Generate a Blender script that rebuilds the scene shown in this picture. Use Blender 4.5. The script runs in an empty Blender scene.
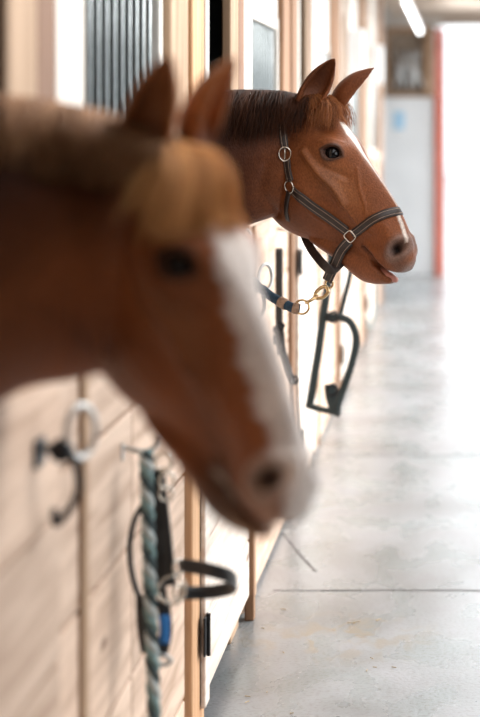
import bpy, bmesh, math, random
import numpy as np
from mathutils import Vector, Matrix
from mathutils.bvhtree import BVHTree
random.seed(7); rng = np.random.default_rng(7)
SC = bpy.context.scene
COL = SC.collection
V = Vector

# ------------------------------------------------------------------ camera
F, VX, VY, H = 1950.0, 460.0, 115.0, 1.78
cam_d = bpy.data.cameras.new('camera'); cam = bpy.data.objects.new('camera', cam_d); COL.objects.link(cam)
cam.location = (0, 0, H); cam.rotation_euler = (math.pi/2, 0, 0)
cam_d.sensor_fit = 'VERTICAL'; cam_d.sensor_height = 36; cam_d.sensor_width = 24
cam_d.lens = 36*F/717
cam_d.shift_x = (240-VX)/717; cam_d.shift_y = (VY-358.5)/717
cam_d.dof.use_dof = True; cam_d.dof.focus_distance = 6.07; cam_d.dof.aperture_fstop = 1.9
cam_d.clip_end = 300
SC.camera = cam
SC.view_settings.view_transform = 'Standard'; SC.view_settings.look = 'None'
SC.view_settings.gamma = 1; SC.view_settings.exposure = 1.55

# ------------------------------------------------------------------ materials
def mat(name):
    m = bpy.data.materials.new(name); m.use_nodes = True
    nt = m.node_tree; b = nt.nodes['Principled BSDF']
    return m, nt, b
def N(nt, t, **kw):
    n = nt.nodes.new(t)
    for k, v in kw.items(): setattr(n, k, v)
    return n
def plain(name, col, rough=.6, metal=0, noise=0.0, nscale=30, bump=0.0):
    m, nt, b = mat(name)
    b.inputs['Base Color'].default_value = (*col, 1); b.inputs['Roughness'].default_value = rough
    b.inputs['Metallic'].default_value = metal
    if noise or bump:
        tc = N(nt, 'ShaderNodeTexCoord'); no = N(nt, 'ShaderNodeTexNoise'); no.inputs['Scale'].default_value = nscale
        no.inputs['Detail'].default_value = 5
        nt.links.new(tc.outputs['Object'], no.inputs['Vector'])
        if noise:
            r = N(nt, 'ShaderNodeValToRGB')
            r.color_ramp.elements[0].position = .3; r.color_ramp.elements[1].position = .7
            r.color_ramp.elements[0].color = (*[c*(1-noise) for c in col], 1)
            r.color_ramp.elements[1].color = (*[min(1, c*(1+noise)) for c in col], 1)
            nt.links.new(no.outputs['Fac'], r.inputs['Fac']); nt.links.new(r.outputs['Color'], b.inputs['Base Color'])
        if bump:
            bp = N(nt, 'ShaderNodeBump'); bp.inputs['Strength'].default_value = bump; bp.inputs['Distance'].default_value = .004
            nt.links.new(no.outputs['Fac'], bp.inputs['Height']); nt.links.new(bp.outputs['Normal'], b.inputs['Normal'])
    return m
def wood(name, light, dark, axis, rough=.75, knots=True, var=.25):
    """grain runs along axis (0,1,2) of the object coordinates; tint varies by the per-board colour attribute"""
    m, nt, b = mat(name); L = nt.links.new
    tc = N(nt, 'ShaderNodeTexCoord'); at = N(nt, 'ShaderNodeAttribute', attribute_name='board')
    off = N(nt, 'ShaderNodeVectorMath', operation='MULTIPLY_ADD'); off.inputs[1].default_value = (17, 17, 17)
    L(at.outputs['Color'], off.inputs[0]); L(tc.outputs['Object'], off.inputs[2])
    mp = N(nt, 'ShaderNodeMapping'); sc = [26, 26, 26]; sc[axis] = 1.6; mp.inputs['Scale'].default_value = sc
    L(off.outputs[0], mp.inputs['Vector'])
    no = N(nt, 'ShaderNodeTexNoise'); no.inputs['Scale'].default_value = 1; no.inputs['Detail'].default_value = 6; no.inputs['Distortion'].default_value = .6
    L(mp.outputs[0], no.inputs['Vector'])
    r = N(nt, 'ShaderNodeValToRGB'); r.color_ramp.elements[0].position = .32; r.color_ramp.elements[1].position = .62
    r.color_ramp.elements[0].color = (*dark, 1); r.color_ramp.elements[1].color = (*light, 1)
    L(no.outputs['Fac'], r.inputs['Fac'])
    hs = N(nt, 'ShaderNodeHueSaturation')
    mr = N(nt, 'ShaderNodeMapRange'); mr.inputs['To Min'].default_value = 1-var; mr.inputs['To Max'].default_value = 1+var*.6
    sp = N(nt, 'ShaderNodeSeparateColor'); L(at.outputs['Color'], sp.inputs[0]); L(sp.outputs[0], mr.inputs['Value'])
    L(mr.outputs[0], hs.inputs['Value']); L(r.outputs['Color'], hs.inputs['Color'])
    out = hs.outputs['Color']
    if knots:
        mp2 = N(nt, 'ShaderNodeMapping'); s2 = [7, 7, 7]; s2[axis] = 2.6; mp2.inputs['Scale'].default_value = s2
        L(off.outputs[0], mp2.inputs['Vector'])
        vo = N(nt, 'ShaderNodeTexVoronoi'); vo.inputs['Scale'].default_value = 1; L(mp2.outputs[0], vo.inputs['Vector'])
        kr = N(nt, 'ShaderNodeValToRGB'); kr.color_ramp.elements[0].position = .05; kr.color_ramp.elements[1].position = .13
        kr.color_ramp.elements[0].color = (1, 1, 1, 1); kr.color_ramp.elements[1].color = (0, 0, 0, 1)
        L(vo.outputs['Distance'], kr.inputs['Fac'])
        mx = N(nt, 'ShaderNodeMix', data_type='RGBA'); L(kr.outputs['Color'], mx.inputs['Factor'])
        L(out, mx.inputs['A']); mx.inputs['B'].default_value = (dark[0]*.45, dark[1]*.35, dark[2]*.3, 1)
        out = mx.outputs['Result']
    L(out, b.inputs['Base Color']); b.inputs['Roughness'].default_value = rough
    bp = N(nt, 'ShaderNodeBump'); bp.inputs['Strength'].default_value = .35; bp.inputs['Distance'].default_value = .003
    L(no.outputs['Fac'], bp.inputs['Height']); L(bp.outputs['Normal'], b.inputs['Normal'])
    return m
M = {}
M['pine_h'] = wood('pale pine boards', (.70, .52, .40), (.46, .31, .22), 1)
M['pine_v'] = wood('pale pine post', (.44, .30, .195), (.29, .18, .105), 2)
M['weather_v'] = wood('weathered pine', (.80, .72, .64), (.60, .48, .40), 1)
M['orange_v'] = wood('orange pine post', (.62, .38, .21), (.42, .21, .10), 2)
M['brown_v'] = wood('brown stained wood', (.25, .13, .075), (.16, .08, .045), 2, knots=False)
M['mid_v'] = wood('mid brown post', (.36, .20, .11), (.22, .11, .055), 2)
M['brown_h'] = wood('brown beam', (.46, .29, .18), (.32, .19, .11), 0, knots=False)
M['ceil'] = wood('ceiling boards', (.62, .52, .44), (.48, .38, .3), 0, knots=False)
M['white_wood'] = wood('whitewashed trim', (.70, .66, .61), (.60, .55, .49), 2, knots=False, var=.06)
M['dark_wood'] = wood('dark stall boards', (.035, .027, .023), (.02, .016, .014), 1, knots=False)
M['bar'] = plain('galvanised bar', (.34, .38, .39), .4, .3, .1, 60)
M['black_iron'] = plain('black iron', (.02, .02, .022), .5, .6, .2, 90, .2)
M['steel'] = plain('steel', (.55, .55, .54), .3, .95, .08, 80)
M['brass'] = plain('brass', (.72, .50, .26), .25, 1, .12, 80)
M['silver'] = plain('worn nickel', (.72, .66, .58), .22, 1, .1, 80)
M['leather'] = plain('dark brown leather', (.030, .018, .014), .42, 0, .35, 60, .3)
M['black_leather'] = plain('black leather', (.02, .018, .018), .4, 0, .3, 60, .3)
M['stitch'] = plain('tan stitching', (.32, .22, .16), .8, 0, .2, 200)
M['web_blue'] = plain('navy webbing', (.014, .04, .07), .8, 0, .3, 150, .3)
M['web_tan'] = plain('tan rope whipping', (.32, .2, .13), .85, 0, .3, 150, .4)
M['rope_green'] = plain('teal rope', (.19, .29, .29), .9, 0, .3, 160, .5)
M['rope_grey'] = plain('pale grey rope', (.48, .54, .54), .9, 0, .2, 160, .5)
M['rope_dark'] = plain('dark green rope', (.05, .075, .08), .9, 0, .2, 160, .5)
M['blue_tag'] = plain('bright blue tag', (.03, .22, .62), .5, 0, .1, 50)
M['red_paint'] = plain('red painted post', (.72, .19, .13), .6, 0, .15, 12)
M['white_paint'] = plain('white painted wall', (.85, .86, .87), .6, 0, .04, 3)
M['fixture'] = plain('white enamel', (.85, .86, .86), .4)
M['blue_paper'] = plain('pale blue sign', (.45, .70, .9), .6, 0, .08, 9)
M['tangle'] = plain('weathered brush', (.34, .27, .21), .9, 0, .5, 14, .8)
def glass():
    m, nt, b = mat('window glass')
    b.inputs['Base Color'].default_value = (.22, .42, .47, 1); b.inputs['Roughness'].default_value = .25
    b.inputs['Transmission Weight'].default_value = 1; b.inputs['IOR'].default_value = 1.18
    return m
M['glass'] = glass()
def lamp_mat():
    m, nt, b = mat('fluorescent tube glow')
    b.inputs['Emission Color'].default_value = (1, .99, .97, 1); b.inputs['Emission Strength'].default_value = 3
    return m
M['tube'] = lamp_mat()
def concrete():
    m, nt, b = mat('worn concrete'); L = nt.links.new
    tc = N(nt, 'ShaderNodeTexCoord')
    def noise(sc, det, scale=(1, 1, 1), dist=0):
        mp = N(nt, 'ShaderNodeMapping'); mp.inputs['Scale'].default_value = scale; L(tc.outputs['Object'], mp.inputs['Vector'])
        n = N(nt, 'ShaderNodeTexNoise'); n.inputs['Scale'].default_value = sc; n.inputs['Detail'].default_value = det; n.inputs['Distortion'].default_value = dist
        L(mp.outputs[0], n.inputs['Vector']); return n
    n1 = noise(1.6, 8, (1, .7, 1), .6); n2 = noise(6, 9, (1, .5, 1), .3); n3 = noise(70, 4)
    r1 = N(nt, 'ShaderNodeValToRGB'); e = r1.color_ramp.elements
    e[0].position = .34; e[0].color = (.165, .168, .17, 1); e[1].position = .66; e[1].color = (.27, .285, .30, 1)
    L(n1.outputs['Fac'], r1.inputs['Fac'])
    r2 = N(nt, 'ShaderNodeValToRGB'); e = r2.color_ramp.elements
    e[0].position = .34; e[0].color = (.84, .89, .87, 1); e[1].position = .64; e[1].color = (1.06, 1.03, 1.04, 1)
    L(n2.outputs['Fac'], r2.inputs['Fac'])
    mx = N(nt, 'ShaderNodeMix', data_type='RGBA', blend_type='MULTIPLY'); mx.inputs['Factor'].default_value = 1
    r5 = N(nt, 'ShaderNodeValToRGB'); e = r5.color_ramp.elements; e[0].position = .36; e[0].color = (.72, .70, .67, 1); e[1].position = .5; e[1].color = (1, 1, 1, 1)
    L(n3.outputs['Fac'], r5.inputs['Fac']); m5 = N(nt, 'ShaderNodeMix', data_type='RGBA', blend_type='MULTIPLY'); m5.inputs['Factor'].default_value = 1
    L(r1.outputs['Color'], m5.inputs['A']); L(r5.outputs['Color'], m5.inputs['B']); L(m5.outputs['Result'], mx.inputs['A']); L(r2.outputs['Color'], mx.inputs['B'])
    # brown dirt patch by the stall doors
    sx = N(nt, 'ShaderNodeSeparateXYZ'); L(tc.outputs['Object'], sx.inputs[0])
    vd = N(nt, 'ShaderNodeVectorMath', operation='DISTANCE')
    mp = N(nt, 'ShaderNodeMapping'); mp.inputs['Scale'].default_value = (1, 1.1, 1); L(tc.outputs['Object'], mp.inputs['Vector'])
    L(mp.outputs[0], vd.inputs[0]); vd.inputs[1].default_value = (-.42, 6.65*1.1, 0)
    pm = N(nt, 'ShaderNodeMapRange'); pm.inputs['From Min'].default_value = .42; pm.inputs['From Max'].default_value = .05
    L(vd.outputs['Value'], pm.inputs['Value'])
    r3 = N(nt, 'ShaderNodeValToRGB'); e = r3.color_ramp.elements; e[0].position = .50; e[0].color = (0, 0, 0, 1); e[1].position = .60; e[1].color = (1, 1, 1, 1)
    n4 = noise(13, 6, (1, .6, 1), .8); L(n4.outputs['Fac'], r3.inputs['Fac'])
    mm = N(nt, 'ShaderNodeMath', operation='MULTIPLY'); L(pm.outputs[0], mm.inputs[0]); L(r3.outputs['Color'], mm.inputs[1])
    mx2 = N(nt, 'ShaderNodeMix', data_type='RGBA'); L(mm.outputs[0], mx2.inputs['Factor']); L(mx.outputs['Result'], mx2.inputs['A'])
    mx2.inputs['B'].default_value = (.20, .165, .12, 1)
    L(mx2.outputs['Result'], b.inputs['Base Color'])
    rr = N(nt, 'ShaderNodeMapRange'); rr.inputs['To Min'].default_value = .16; rr.inputs['To Max'].default_value = .4
    L(n2.outputs['Fac'], rr.inputs['Value']); L(rr.outputs[0], b.inputs['Roughness'])
    ad = N(nt, 'ShaderNodeMath', operation='ADD'); L(n2.outputs['Fac'], ad.inputs[0]); L(n3.outputs['Fac'], ad.inputs[1])
    bp = N(nt, 'ShaderNodeBump'); bp.inputs['Strength'].default_value = .25; bp.inputs['Distance'].default_value = .003
    L(ad.outputs[0], bp.inputs['Height']); L(bp.outputs['Normal'], b.inputs['Normal'])
    return m
M['concrete'] = concrete()
M['crack'] = plain('dark joint filler', (.05, .045, .045), .9, 0, .3, 40)
M['gravel'] = plain('pale gravel yard', (.62, .62, .60), .9, 0, .1, 3)

def coat_mat(name, rough=.38):
    m, nt, b = mat(name); L = nt.links.new
    at = N(nt, 'ShaderNodeAttribute', attribute_name='coat'); tc = N(nt, 'ShaderNodeTexCoord')
    mp = N(nt, 'ShaderNodeMapping'); mp.inputs['Scale'].default_value = (90, 160, 60); mp.inputs['Rotation'].default_value = (0, .9, 0)
    L(tc.outputs['Object'], mp.inputs['Vector'])
    n = N(nt, 'ShaderNodeTexNoise'); n.inputs['Scale'].default_value = 2.2; n.inputs['Detail'].default_value = 5; L(mp.outputs[0], n.inputs['Vector'])
    n2 = N(nt, 'ShaderNodeTexNoise'); n2.inputs['Scale'].default_value = 9; n2.inputs['Detail'].default_value = 4; L(tc.outputs['Object'], n2.inputs['Vector'])
    a = N(nt, 'ShaderNodeMath', operation='ADD'); L(n.outputs['Fac'], a.inputs[0]); L(n2.outputs['Fac'], a.inputs[1])
    mr = N(nt, 'ShaderNodeMapRange'); mr.inputs['From Min'].default_value = .7; mr.inputs['From Max'].default_value = 1.3
    mr.inputs['To Min'].default_value = .6; mr.inputs['To Max'].default_value = 1.35; L(a.outputs[0], mr.inputs['Value'])
    hs = N(nt, 'ShaderNodeHueSaturation'); L(mr.outputs[0], hs.inputs['Value']); L(at.outputs['Color'], hs.inputs['Color'])
    L(hs.outputs['Color'], b.inputs['Base Color']); b.inputs['Roughness'].default_value = rough
    b.inputs['Specular IOR Level'].default_value = .22
    b.inputs['Sheen Weight'].default_value = .0; b.inputs['Sheen Roughness'].default_value = .4
    bp = N(nt, 'ShaderNodeBump'); bp.inputs['Strength'].default_value = .6; bp.inputs['Distance'].default_value = .003
    L(n.outputs['Fac'], bp.inputs['Height']); L(bp.outputs['Normal'], b.inputs['Normal'])
    return m
M['coat'] = coat_mat('chestnut coat')
def hair_mat(name, a, c):
    m, nt, b = mat(name); L = nt.links.new
    at = N(nt, 'ShaderNodeAttribute', attribute_name='board'); sp = N(nt, 'ShaderNodeSeparateColor'); L(at.outputs['Color'], sp.inputs[0])
    r = N(nt, 'ShaderNodeValToRGB'); r.color_ramp.elements[0].color = (*a, 1); r.color_ramp.elements[1].color = (*c, 1)
    L(sp.outputs[0], r.inputs['Fac']); L(r.outputs['Color'], b.inputs['Base Color'])
    b.inputs['Roughness'].default_value = .5; b.inputs['Specular IOR Level'].default_value = .2
    return m
M['mane_dark'] = hair_mat('dark liver mane', (.020, .007, .003), (.085, .028, .011))
M['mane_gold'] = hair_mat('golden chestnut mane', (.16, .07, .03), (.42, .22, .11))
M['forelock'] = hair_mat('copper forelock', (.15, .045, .018), (.46, .17, .055))
M['forelock_gold'] = hair_mat('golden forelock', (.42, .18, .06), (.85, .46, .19))
M['eye'] = plain('dark brown eye', (.006, .004, .004), .06)
M['eye'].node_tree.nodes['Principled BSDF'].inputs['Specular IOR Level'].default_value = .3
M['eyelid_skin'] = plain('eyelid skin', (.03, .018, .015), .4)
M['tongue'] = plain('pink tongue', (.55, .24, .19), .45, 0, .1, 60)
M['straw'] = plain('straw', (.45, .33, .18), .8, 0, .2, 40)

# ------------------------------------------------------------------ mesh helpers
class MB:
    def __init__(s): s.v, s.f, s.c = [], [], []
    def add(s, vs, fs, c=None):
        o = len(s.v); s.v += [tuple(p) for p in vs]; s.f += [tuple(i+o for i in f) for f in fs]
        s.c += [c if c is not None else 0.5]*len(vs)
    def box(s, x0, x1, y0, y1, z0, z1, c=None, bev=.003):
        c = random.random() if c is None else c
        b = min(bev, abs(x1-x0)/3, abs(y1-y0)/3, abs(z1-z0)/3)
        bm = bmesh.new(); bmesh.ops.create_cube(bm, size=1)
        for v in bm.verts:
            v.co = ((x0+x1)/2+v.co.x*(x1-x0), (y0+y1)/2+v.co.y*(y1-y0), (z0+z1)/2+v.co.z*(z1-z0))
        if b > 0: bmesh.ops.bevel(bm, geom=bm.edges[:], offset=b, segments=1, affect='EDGES')
        bm.verts.index_update()
        s.add([v.co.copy() for v in bm.verts], [[v.index for v in f.verts] for f in bm.faces], c); bm.free()
    def obox(s, p0, p1, side, w, t, c=None):
        """box from p0 to p1, w across (side), t thick"""
        p0, p1 = V(p0), V(p1); d = (p1-p0).normalized(); sd = V(side); sd = (sd-d*sd.dot(d)).normalized(); n = d.cross(sd)
        vs = []
        for p in (p0, p1):
            for a, b in ((-1, -1), (1, -1), (1, 1), (-1, 1)): vs.append(p+sd*a*w/2+n*b*t/2)
        s.add(vs, [(3, 2, 1, 0), (4, 5, 6, 7), (0, 1, 5, 4), (1, 2, 6, 5), (2, 3, 7, 6), (3, 0, 4, 7)], random.random() if c is None else c)
    def tube(s, pts, r, n=10, closed=False, c=None, cap=True):
        pts = [V(p) for p in pts]; k = len(pts)
        rs = r if hasattr(r, '__len__') else [r]*k
        up = None; rings = []
        for i, p in enumerate(pts):
            a = pts[(i-1) % k] if (closed or i > 0) else p
            b = pts[(i+1) % k] if (closed or i < k-1) else p
            t = (b-a).normalized()
            if up is None:
                up = V((0, 0, 1)) if abs(t.z) < .9 else V((1, 0, 0))
            up = (up-t*up.dot(t)).normalized(); sd = t.cross(up)
            rings.append([p+(up*math.cos(2*math.pi*j/n)+sd*math.sin(2*math.pi*j/n))*rs[i] for j in range(n)])
        vs = [q for R in rings for q in R]; fs = []
        for i in range(k if closed else k-1):
            for j in range(n):
                a, b = i*n+j, i*n+(j+1) % n; c2 = ((i+1) % k)*n+(j+1) % n; d = ((i+1) % k)*n+j
                fs.append((a, d, c2, b))
        if not closed and cap:
            fs.append(tuple(range(n))); fs.append(tuple(reversed(range((k-1)*n, k*n))))
        s.add(vs, fs, c)
    def ribbon(s, pts, nrm, w, t, closed=False, c=None, off=0.0):
        """flat strap following pts, nrm = outward normals"""
        pts = [V(p) for p in pts]; k = len(pts); vs = []; fs = []
        prof = [(-.5, 0), (-.5, .7), (-.4, 1), (.4, 1), (.5, .7), (.5, 0)]; m = len(prof)
        for i, p in enumerate(pts):
            a = pts[(i-1) % k] if (closed or i > 0) else p
            b = pts[(i+1) % k] if (closed or i < k-1) else p
            tg = (b-a).normalized(); n = V(nrm[i]); n = (n-tg*n.dot(tg)).normalized(); sd = tg.cross(n)
            for a_, b_ in prof: vs.append(p+sd*(a_*w+off)+n*b_*t)
        for i in range(k if closed else k-1):
            for j in range(m):
                fs.append((i*m+j, i*m+(j+1) % m, ((i+1) % k)*m+(j+1) % m, ((i+1) % k)*m+j))
        if not closed: fs.append(tuple(reversed(range(m)))); fs.append(tuple(range((k-1)*m, k*m)))
        s.add(vs, fs, c)
    def torus(s, ctr, nrm, R, r, n=28, m=10, sx=1, sy=1, rot=0, c=None):
        nrm = V(nrm).normalized(); u = nrm.orthogonal().normalized()
        up = V((0, 0, 1)); u2 = up-nrm*up.dot(nrm)
        if u2.length > .1: u = u2.normalized()
        w = nrm.cross(u)
        u, w = u*math.cos(rot)+w*math.sin(rot), w*math.cos(rot)-u*math.sin(rot)
        s.tube([V(ctr)+u*R*sx*math.cos(2*math.pi*i/n)+w*R*sy*math.sin(2*math.pi*i/n) for i in range(n)], r, m, closed=True, c=c)
    def sphere(s, ctr, r, c=None, seg=14):
        bm = bmesh.new(); bmesh.ops.create_uvsphere(bm, u_segments=seg, v_segments=seg//2+1, radius=1)
        rr = r if hasattr(r, '__len__') else (r, r, r); bm.verts.index_update()
        s.add([V(ctr)+V((v.co.x*rr[0], v.co.y*rr[1], v.co.z*rr[2])) for v in bm.verts], [[v.index for v in f.verts] for f in bm.faces], c); bm.free()
    def build(s, name, m, parent=None, smooth=False, origin=None, label=None):
        vs = s.v
        if parent is not None:
            wl = V((0, 0, 0)); q = parent
            while q is not None: wl += q.location; q = q.parent
            base = wl
        else:
            if origin is None:
                a = np.array(vs); origin = ((a[:, 0].min()+a[:, 0].max())/2, (a[:, 1].min()+a[:, 1].max())/2, a[:, 2].min())
            base = V(origin)
        me = bpy.data.meshes.new(name); me.from_pydata([tuple(V(p)-base) for p in vs], [], s.f); me.update()
        ca = me.color_attributes.new('board', 'FLOAT_COLOR', 'POINT')
        buf = np.ones((len(vs), 4), dtype=np.float32); buf[:, :3] = np.array(s.c, dtype=np.float32)[:, None]
        ca.data.foreach_set('color', buf.ravel())
        if smooth: me.polygons.foreach_set('use_smooth', [True]*len(me.polygons))
        me.materials.append(m)
        o = bpy.data.objects.new(name, me); COL.objects.link(o)
        if parent is not None: o.parent = parent
        else: o.location = base
        if label: o['label'] = label
        return o
def empty(name, loc, label=None, cat=None, group=None, kind=None):
    o = bpy.data.objects.new(name, None); COL.objects.link(o); o.location = loc; o.empty_display_size = .1
    tag(o, label, cat, group, kind); return o
def tag(o, label=None, cat=None, group=None, kind=None):
    if label: o['label'] = label
    if cat: o['category'] = cat
    if group: o['group'] = group
    if kind: o['kind'] = kind
    return o
def struct(o): o['kind'] = 'structure'; return o
def P(px, py, Y): return V(((px-VX)*Y/F, Y, H-(py-VY)*Y/F))     # where a sight of the place lies at depth Y
def spline(pts, n=8):
    pts = [V(p) for p in pts]; out = []
    for i in range(len(pts)-1):
        p0 = pts[max(i-1, 0)]; p1 = pts[i]; p2 = pts[i+1]; p3 = pts[min(i+2, len(pts)-1)]
        for k in range(n):
            t = k/n
            out.append(.5*((2*p1)+(p2-p0)*t+(2*p0-5*p1+4*p2-p3)*t*t+(3*p1-p0-3*p2+p3)*t**3))
    out.append(pts[-1]); return out

# ------------------------------------------------------------------ the barn
PER = 3.23
WX = -.77            # stall front plane
FAR = 21.7
b = MB(); b.box(-4.6, 9, -6, 60, -.30, 0, .5, 0)
fl = struct(b.build('floor', M['concrete'], origin=(0, 0, 0)))
# joints of the slab
for yj, x1 in ((4.25, 2.9), (7.3, 2.9), (10.2, 2.9), (13.4, 2.9), (16.6, 2.9)):
    b = MB(); pts = []; x = -.70
    while x < x1:
        pts.append((x, yj+random.uniform(-.006, .006), .0005)); x += .07
    w = .014 if yj < 8 else .02
    vs = []; fs = []
    for i, p in enumerate(pts):
        ww = w*random.uniform(.5, 1.2)
        vs += [(p[0], p[1]-ww/2, .0012), (p[0], p[1]+ww/2, .0012)]
        if i: fs.append((2*i-2, 2*i, 2*i+1, 2*i-1))
    b.add(vs, fs, .5); struct(b.build('floor', M['crack'], origin=(0, yj, 0)))
def floor_pt(px, py): return P(px, py, F*H/(py-VY))
q = spline([floor_pt(282, 533), floor_pt(292, 545), floor_pt(302, 557), floor_pt(316, 572)], 6); vs = []; fs = []
for i, p in enumerate(q):
    ww = random.uniform(.002, .006); vs += [(p.x-ww, p.y, .0011), (p.x+ww, p.y, .0011)]
    if i: fs.append((2*i-2, 2*i-1, 2*i+1, 2*i))
b = MB(); b.add(vs, fs, .5); struct(b.build('floor', M['crack']))
# ceiling and its joists; gaps out of view are shaped to let light in
b = MB()
for i in range(150):
    yb_ = -6+i*.19
    if 2.2 <= yb_ < 9: b.box(1.0, 2.9, yb_, yb_+.188, 2.98, 3.0, None, .002)
    b.box(-4.6, 2.9 if (-6+i*.19 > 20.4 or -6+i*.19 < 2.2) else -.15, -6+i*.19, -6+i*.19+.188, 2.98, 3.0, None, .002)
struct(b.build('ceiling', M['ceil']))
for i in range(15):
    y = -3.9+i*1.8
    b = MB(); b.box(-.75, 2.9, y, y+.06, 2.84, 2.98)
    o = b.build('ceiling_joist', M['ceil'])
    tag(o, 'wooden joist crossing the aisle under the board ceiling', 'joist', 'joists under the ceiling')
# unseen right-hand side: low wall and open bays, shaped for the light
b = MB(); b.box(2.9, 3.0, -6, 9, 0, .95, .5); struct(b.build('wall_right', M['pine_h']))
b = MB(); b.box(2.9, 3.0, -6, 2.6, .9, 3.0, .5); struct(b.build('wall_right', M['pine_h']))
for i in range(8):
    b = MB(); b.box(2.85, 3.03, -5+i*3.8, -5+i*3.8+.18, 0, 3.0); struct(b.build('wall_right', M['pine_v']))
# stall interiors: back wall and partitions
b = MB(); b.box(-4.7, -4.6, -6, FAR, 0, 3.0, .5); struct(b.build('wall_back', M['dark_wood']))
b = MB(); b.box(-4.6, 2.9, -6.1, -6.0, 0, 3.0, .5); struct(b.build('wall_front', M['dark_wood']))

def stall(k):
    """stall k: the sliding of the module along the aisle; y0 is the module offset"""
    y0 = k*PER
    near = {0: 'nearest', 1: 'second', 2: 'third', 3: 'fourth', 4: 'fifth', 5: 'last'}.get(k, 'hidden')
    # partition behind the post
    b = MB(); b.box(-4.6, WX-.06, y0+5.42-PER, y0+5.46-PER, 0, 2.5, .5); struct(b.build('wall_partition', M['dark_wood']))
    oy0, oy1 = y0+2.49, y0+3.32
    # ---- lower door of boards
    d0, d1 = y0+2.31, y0+3.61
    dn = 'door_%d' % (k+2)
    dr = empty(dn, (WX+.02, d0, .08), kind='structure')
    zs = [.09, .29, .53, .77, 1.04, 1.31]
    b = MB()
    for i in range(len(zs)-1): b.box(WX+.005, WX+.03, d0, d1, zs[i]+.004, zs[i+1]-.004, random.uniform(.35, .85))
    b.build('board_panel', M['weather_v'] if k >= 1 else M['pine_h'], dr)
    # vertical stiles and diagonal brace
    b = MB(); b.box(WX+.03, WX+.046, d0+.01, d0+.1, .09, 1.31, .7); b.build('stile', M['weather_v'], dr)
    for hz in (.305, 1.12):
        b = MB(); b.box(WX+.046, WX+.052, d0-.04, d0+.03, hz-.055, hz+.055, .5, .002)
        h = b.build('hinge', M['black_iron'], dr)
        b = MB(); b.tube([(WX+.056, d0-.004, hz-.06), (WX+.056, d0-.004, hz+.06)], .006, 10); b.build('hinge_pin', M['black_iron'], h)
    # ---- ring latch at the free end of the door
    ly = d1-.19; lz = 1.19
    lt = MB(); lt.box(WX+.03, WX+.038, ly-.04, ly+.03, lz-.025, lz+.025, .5, .004)
    lo = empty('ring_latch', (WX+.03, ly, lz))
    if k in (0, 1):
        tag(lo, 'small iron ring latch on pale boards ' + ('below the blurred front horse' if k == 0 else 'hanging below the neck of the farther horse'), 'latch')
        lt.build('latch_plate', M['black_iron'], lo)
        r = MB(); r.torus((WX+.105, ly+.0, lz+.035), (.8, -.6, 0), .034, .006, sx=1.35); r.build('ring', M['steel'], lo, True)
        r = MB(); r.tube(spline([(WX+.04, ly-.03, lz+.01), (WX+.09, ly-.02, lz), (WX+.10, ly, lz-.07), (WX+.06, ly+.02, lz-.13), (WX+.05, ly+.04, lz-.11)]), .007, 8); r.build('hook', M['black_iron'], lo, True)
        r = MB(); r.sphere((WX+.075, ly-.02, lz+.005), (.022, .022, .022)); r.build('knuckle', M['black_iron'], lo, True)
    else: bpy.data.objects.remove(lo)
    # ---- boarded lower wall between the door and the next one
    p0, p1 = d1+.01, y0+5.385
    b = MB(); mids = [p0, y0+4.52, p1]
    zz = [0.02, .17, .48, .79, 1.10, 1.38]
    for a in range(2):
        for i in range(5):
            b.box(WX-.02, WX+.01, mids[a]+.005, mids[a+1]-.005, zz[i]+.005, zz[i+1]-.005, random.uniform(.3, .9))
    struct(b.build('wall_left', M['pine_h']))
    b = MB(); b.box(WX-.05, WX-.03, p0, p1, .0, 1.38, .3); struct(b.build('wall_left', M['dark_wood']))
    b = MB(); b.box(WX+.01, WX+.022, y0+3.93-.045, y0+3.93+.01, .02, 1.38, .95); struct(b.build('trim_%d' % (k*4+1), M['pine_v']))
    b = MB(); b.box(WX-.06, WX+.03, p0, p1+.02, 1.38, 1.42, .6); struct(b.build('trim_%d' % (k*4+2), M['pine_h']))
    # ---- posts
    if k <= 2:
        nm = {-1: 'before the front horse', 0: 'between the two horses', 1: 'beyond the neck of the haltered horse', 2: 'deep in the blurred row of stalls'}[k]
        nb = {-1: 'nearest the camera', 0: 'left of the blurred front horse', 1: 'right behind the haltered horse', 2: 'third along the aisle'}[k]
        L1 = 'pale square post at the stall opening ' + nb; L2 = 'dark brown post beside the white window frame ' + nb
        L3 = 'wide timber post standing on the boarded wall ' + nm; L4 = 'full-height hinge post carrying the stall door ' + nm
    else: L1 = L2 = L3 = L4 = 'blurred timber post far along the row of stall fronts'
    for (ya, yb, xf, m, lab, z0) in ((oy1, oy1+.23, .0, 'pine_v', L1, 0), (oy1+.235, oy1+.40, .0, 'brown_v', L2, 1.42),
                                 (y0+5.06, y0+5.385, .02, 'pine_v' if k < 1 else 'mid_v', L3, 1.42), (y0+5.40, y0+5.64, .03, 'orange_v' if k < 1 else 'mid_v', L4, 0)):
        b = MB(); b.box(WX-(.03 if xf <= 0 else .08), WX+xf, ya, yb, z0, 2.98, None, .004)
        o = b.build('timber_post', M[m]); tag(o, lab, 'post', 'far timber posts' if k > 2 else None)
    b = MB(); b.box(WX-.06, WX+.035, y0+5.645, y0+5.72, 1.3, 2.98, .8); struct(b.build('trim_%d' % (k*4+3), M['white_wood']))
    # panel of the wall above the door line, over the windows and the openings
    b = MB(); b.box(WX-.05, WX-.01, oy0, y0+3.32, 2.45, 2.98, .8); struct(b.build('wall_left', M['white_wood']))
    b = MB(); b.box(WX-.05, WX-.005, y0+3.73, y0+5.06, 2.19, 2.98, .8); struct(b.build('wall_left', M['white_wood']))
    # ---- barred window
    w0, w1 = y0+4.0, y0+5.0
    wn = empty('window_%d' % (k+1), (WX-.02, (w0+w1)/2, 1.42), kind='structure')
    b = MB()
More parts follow.
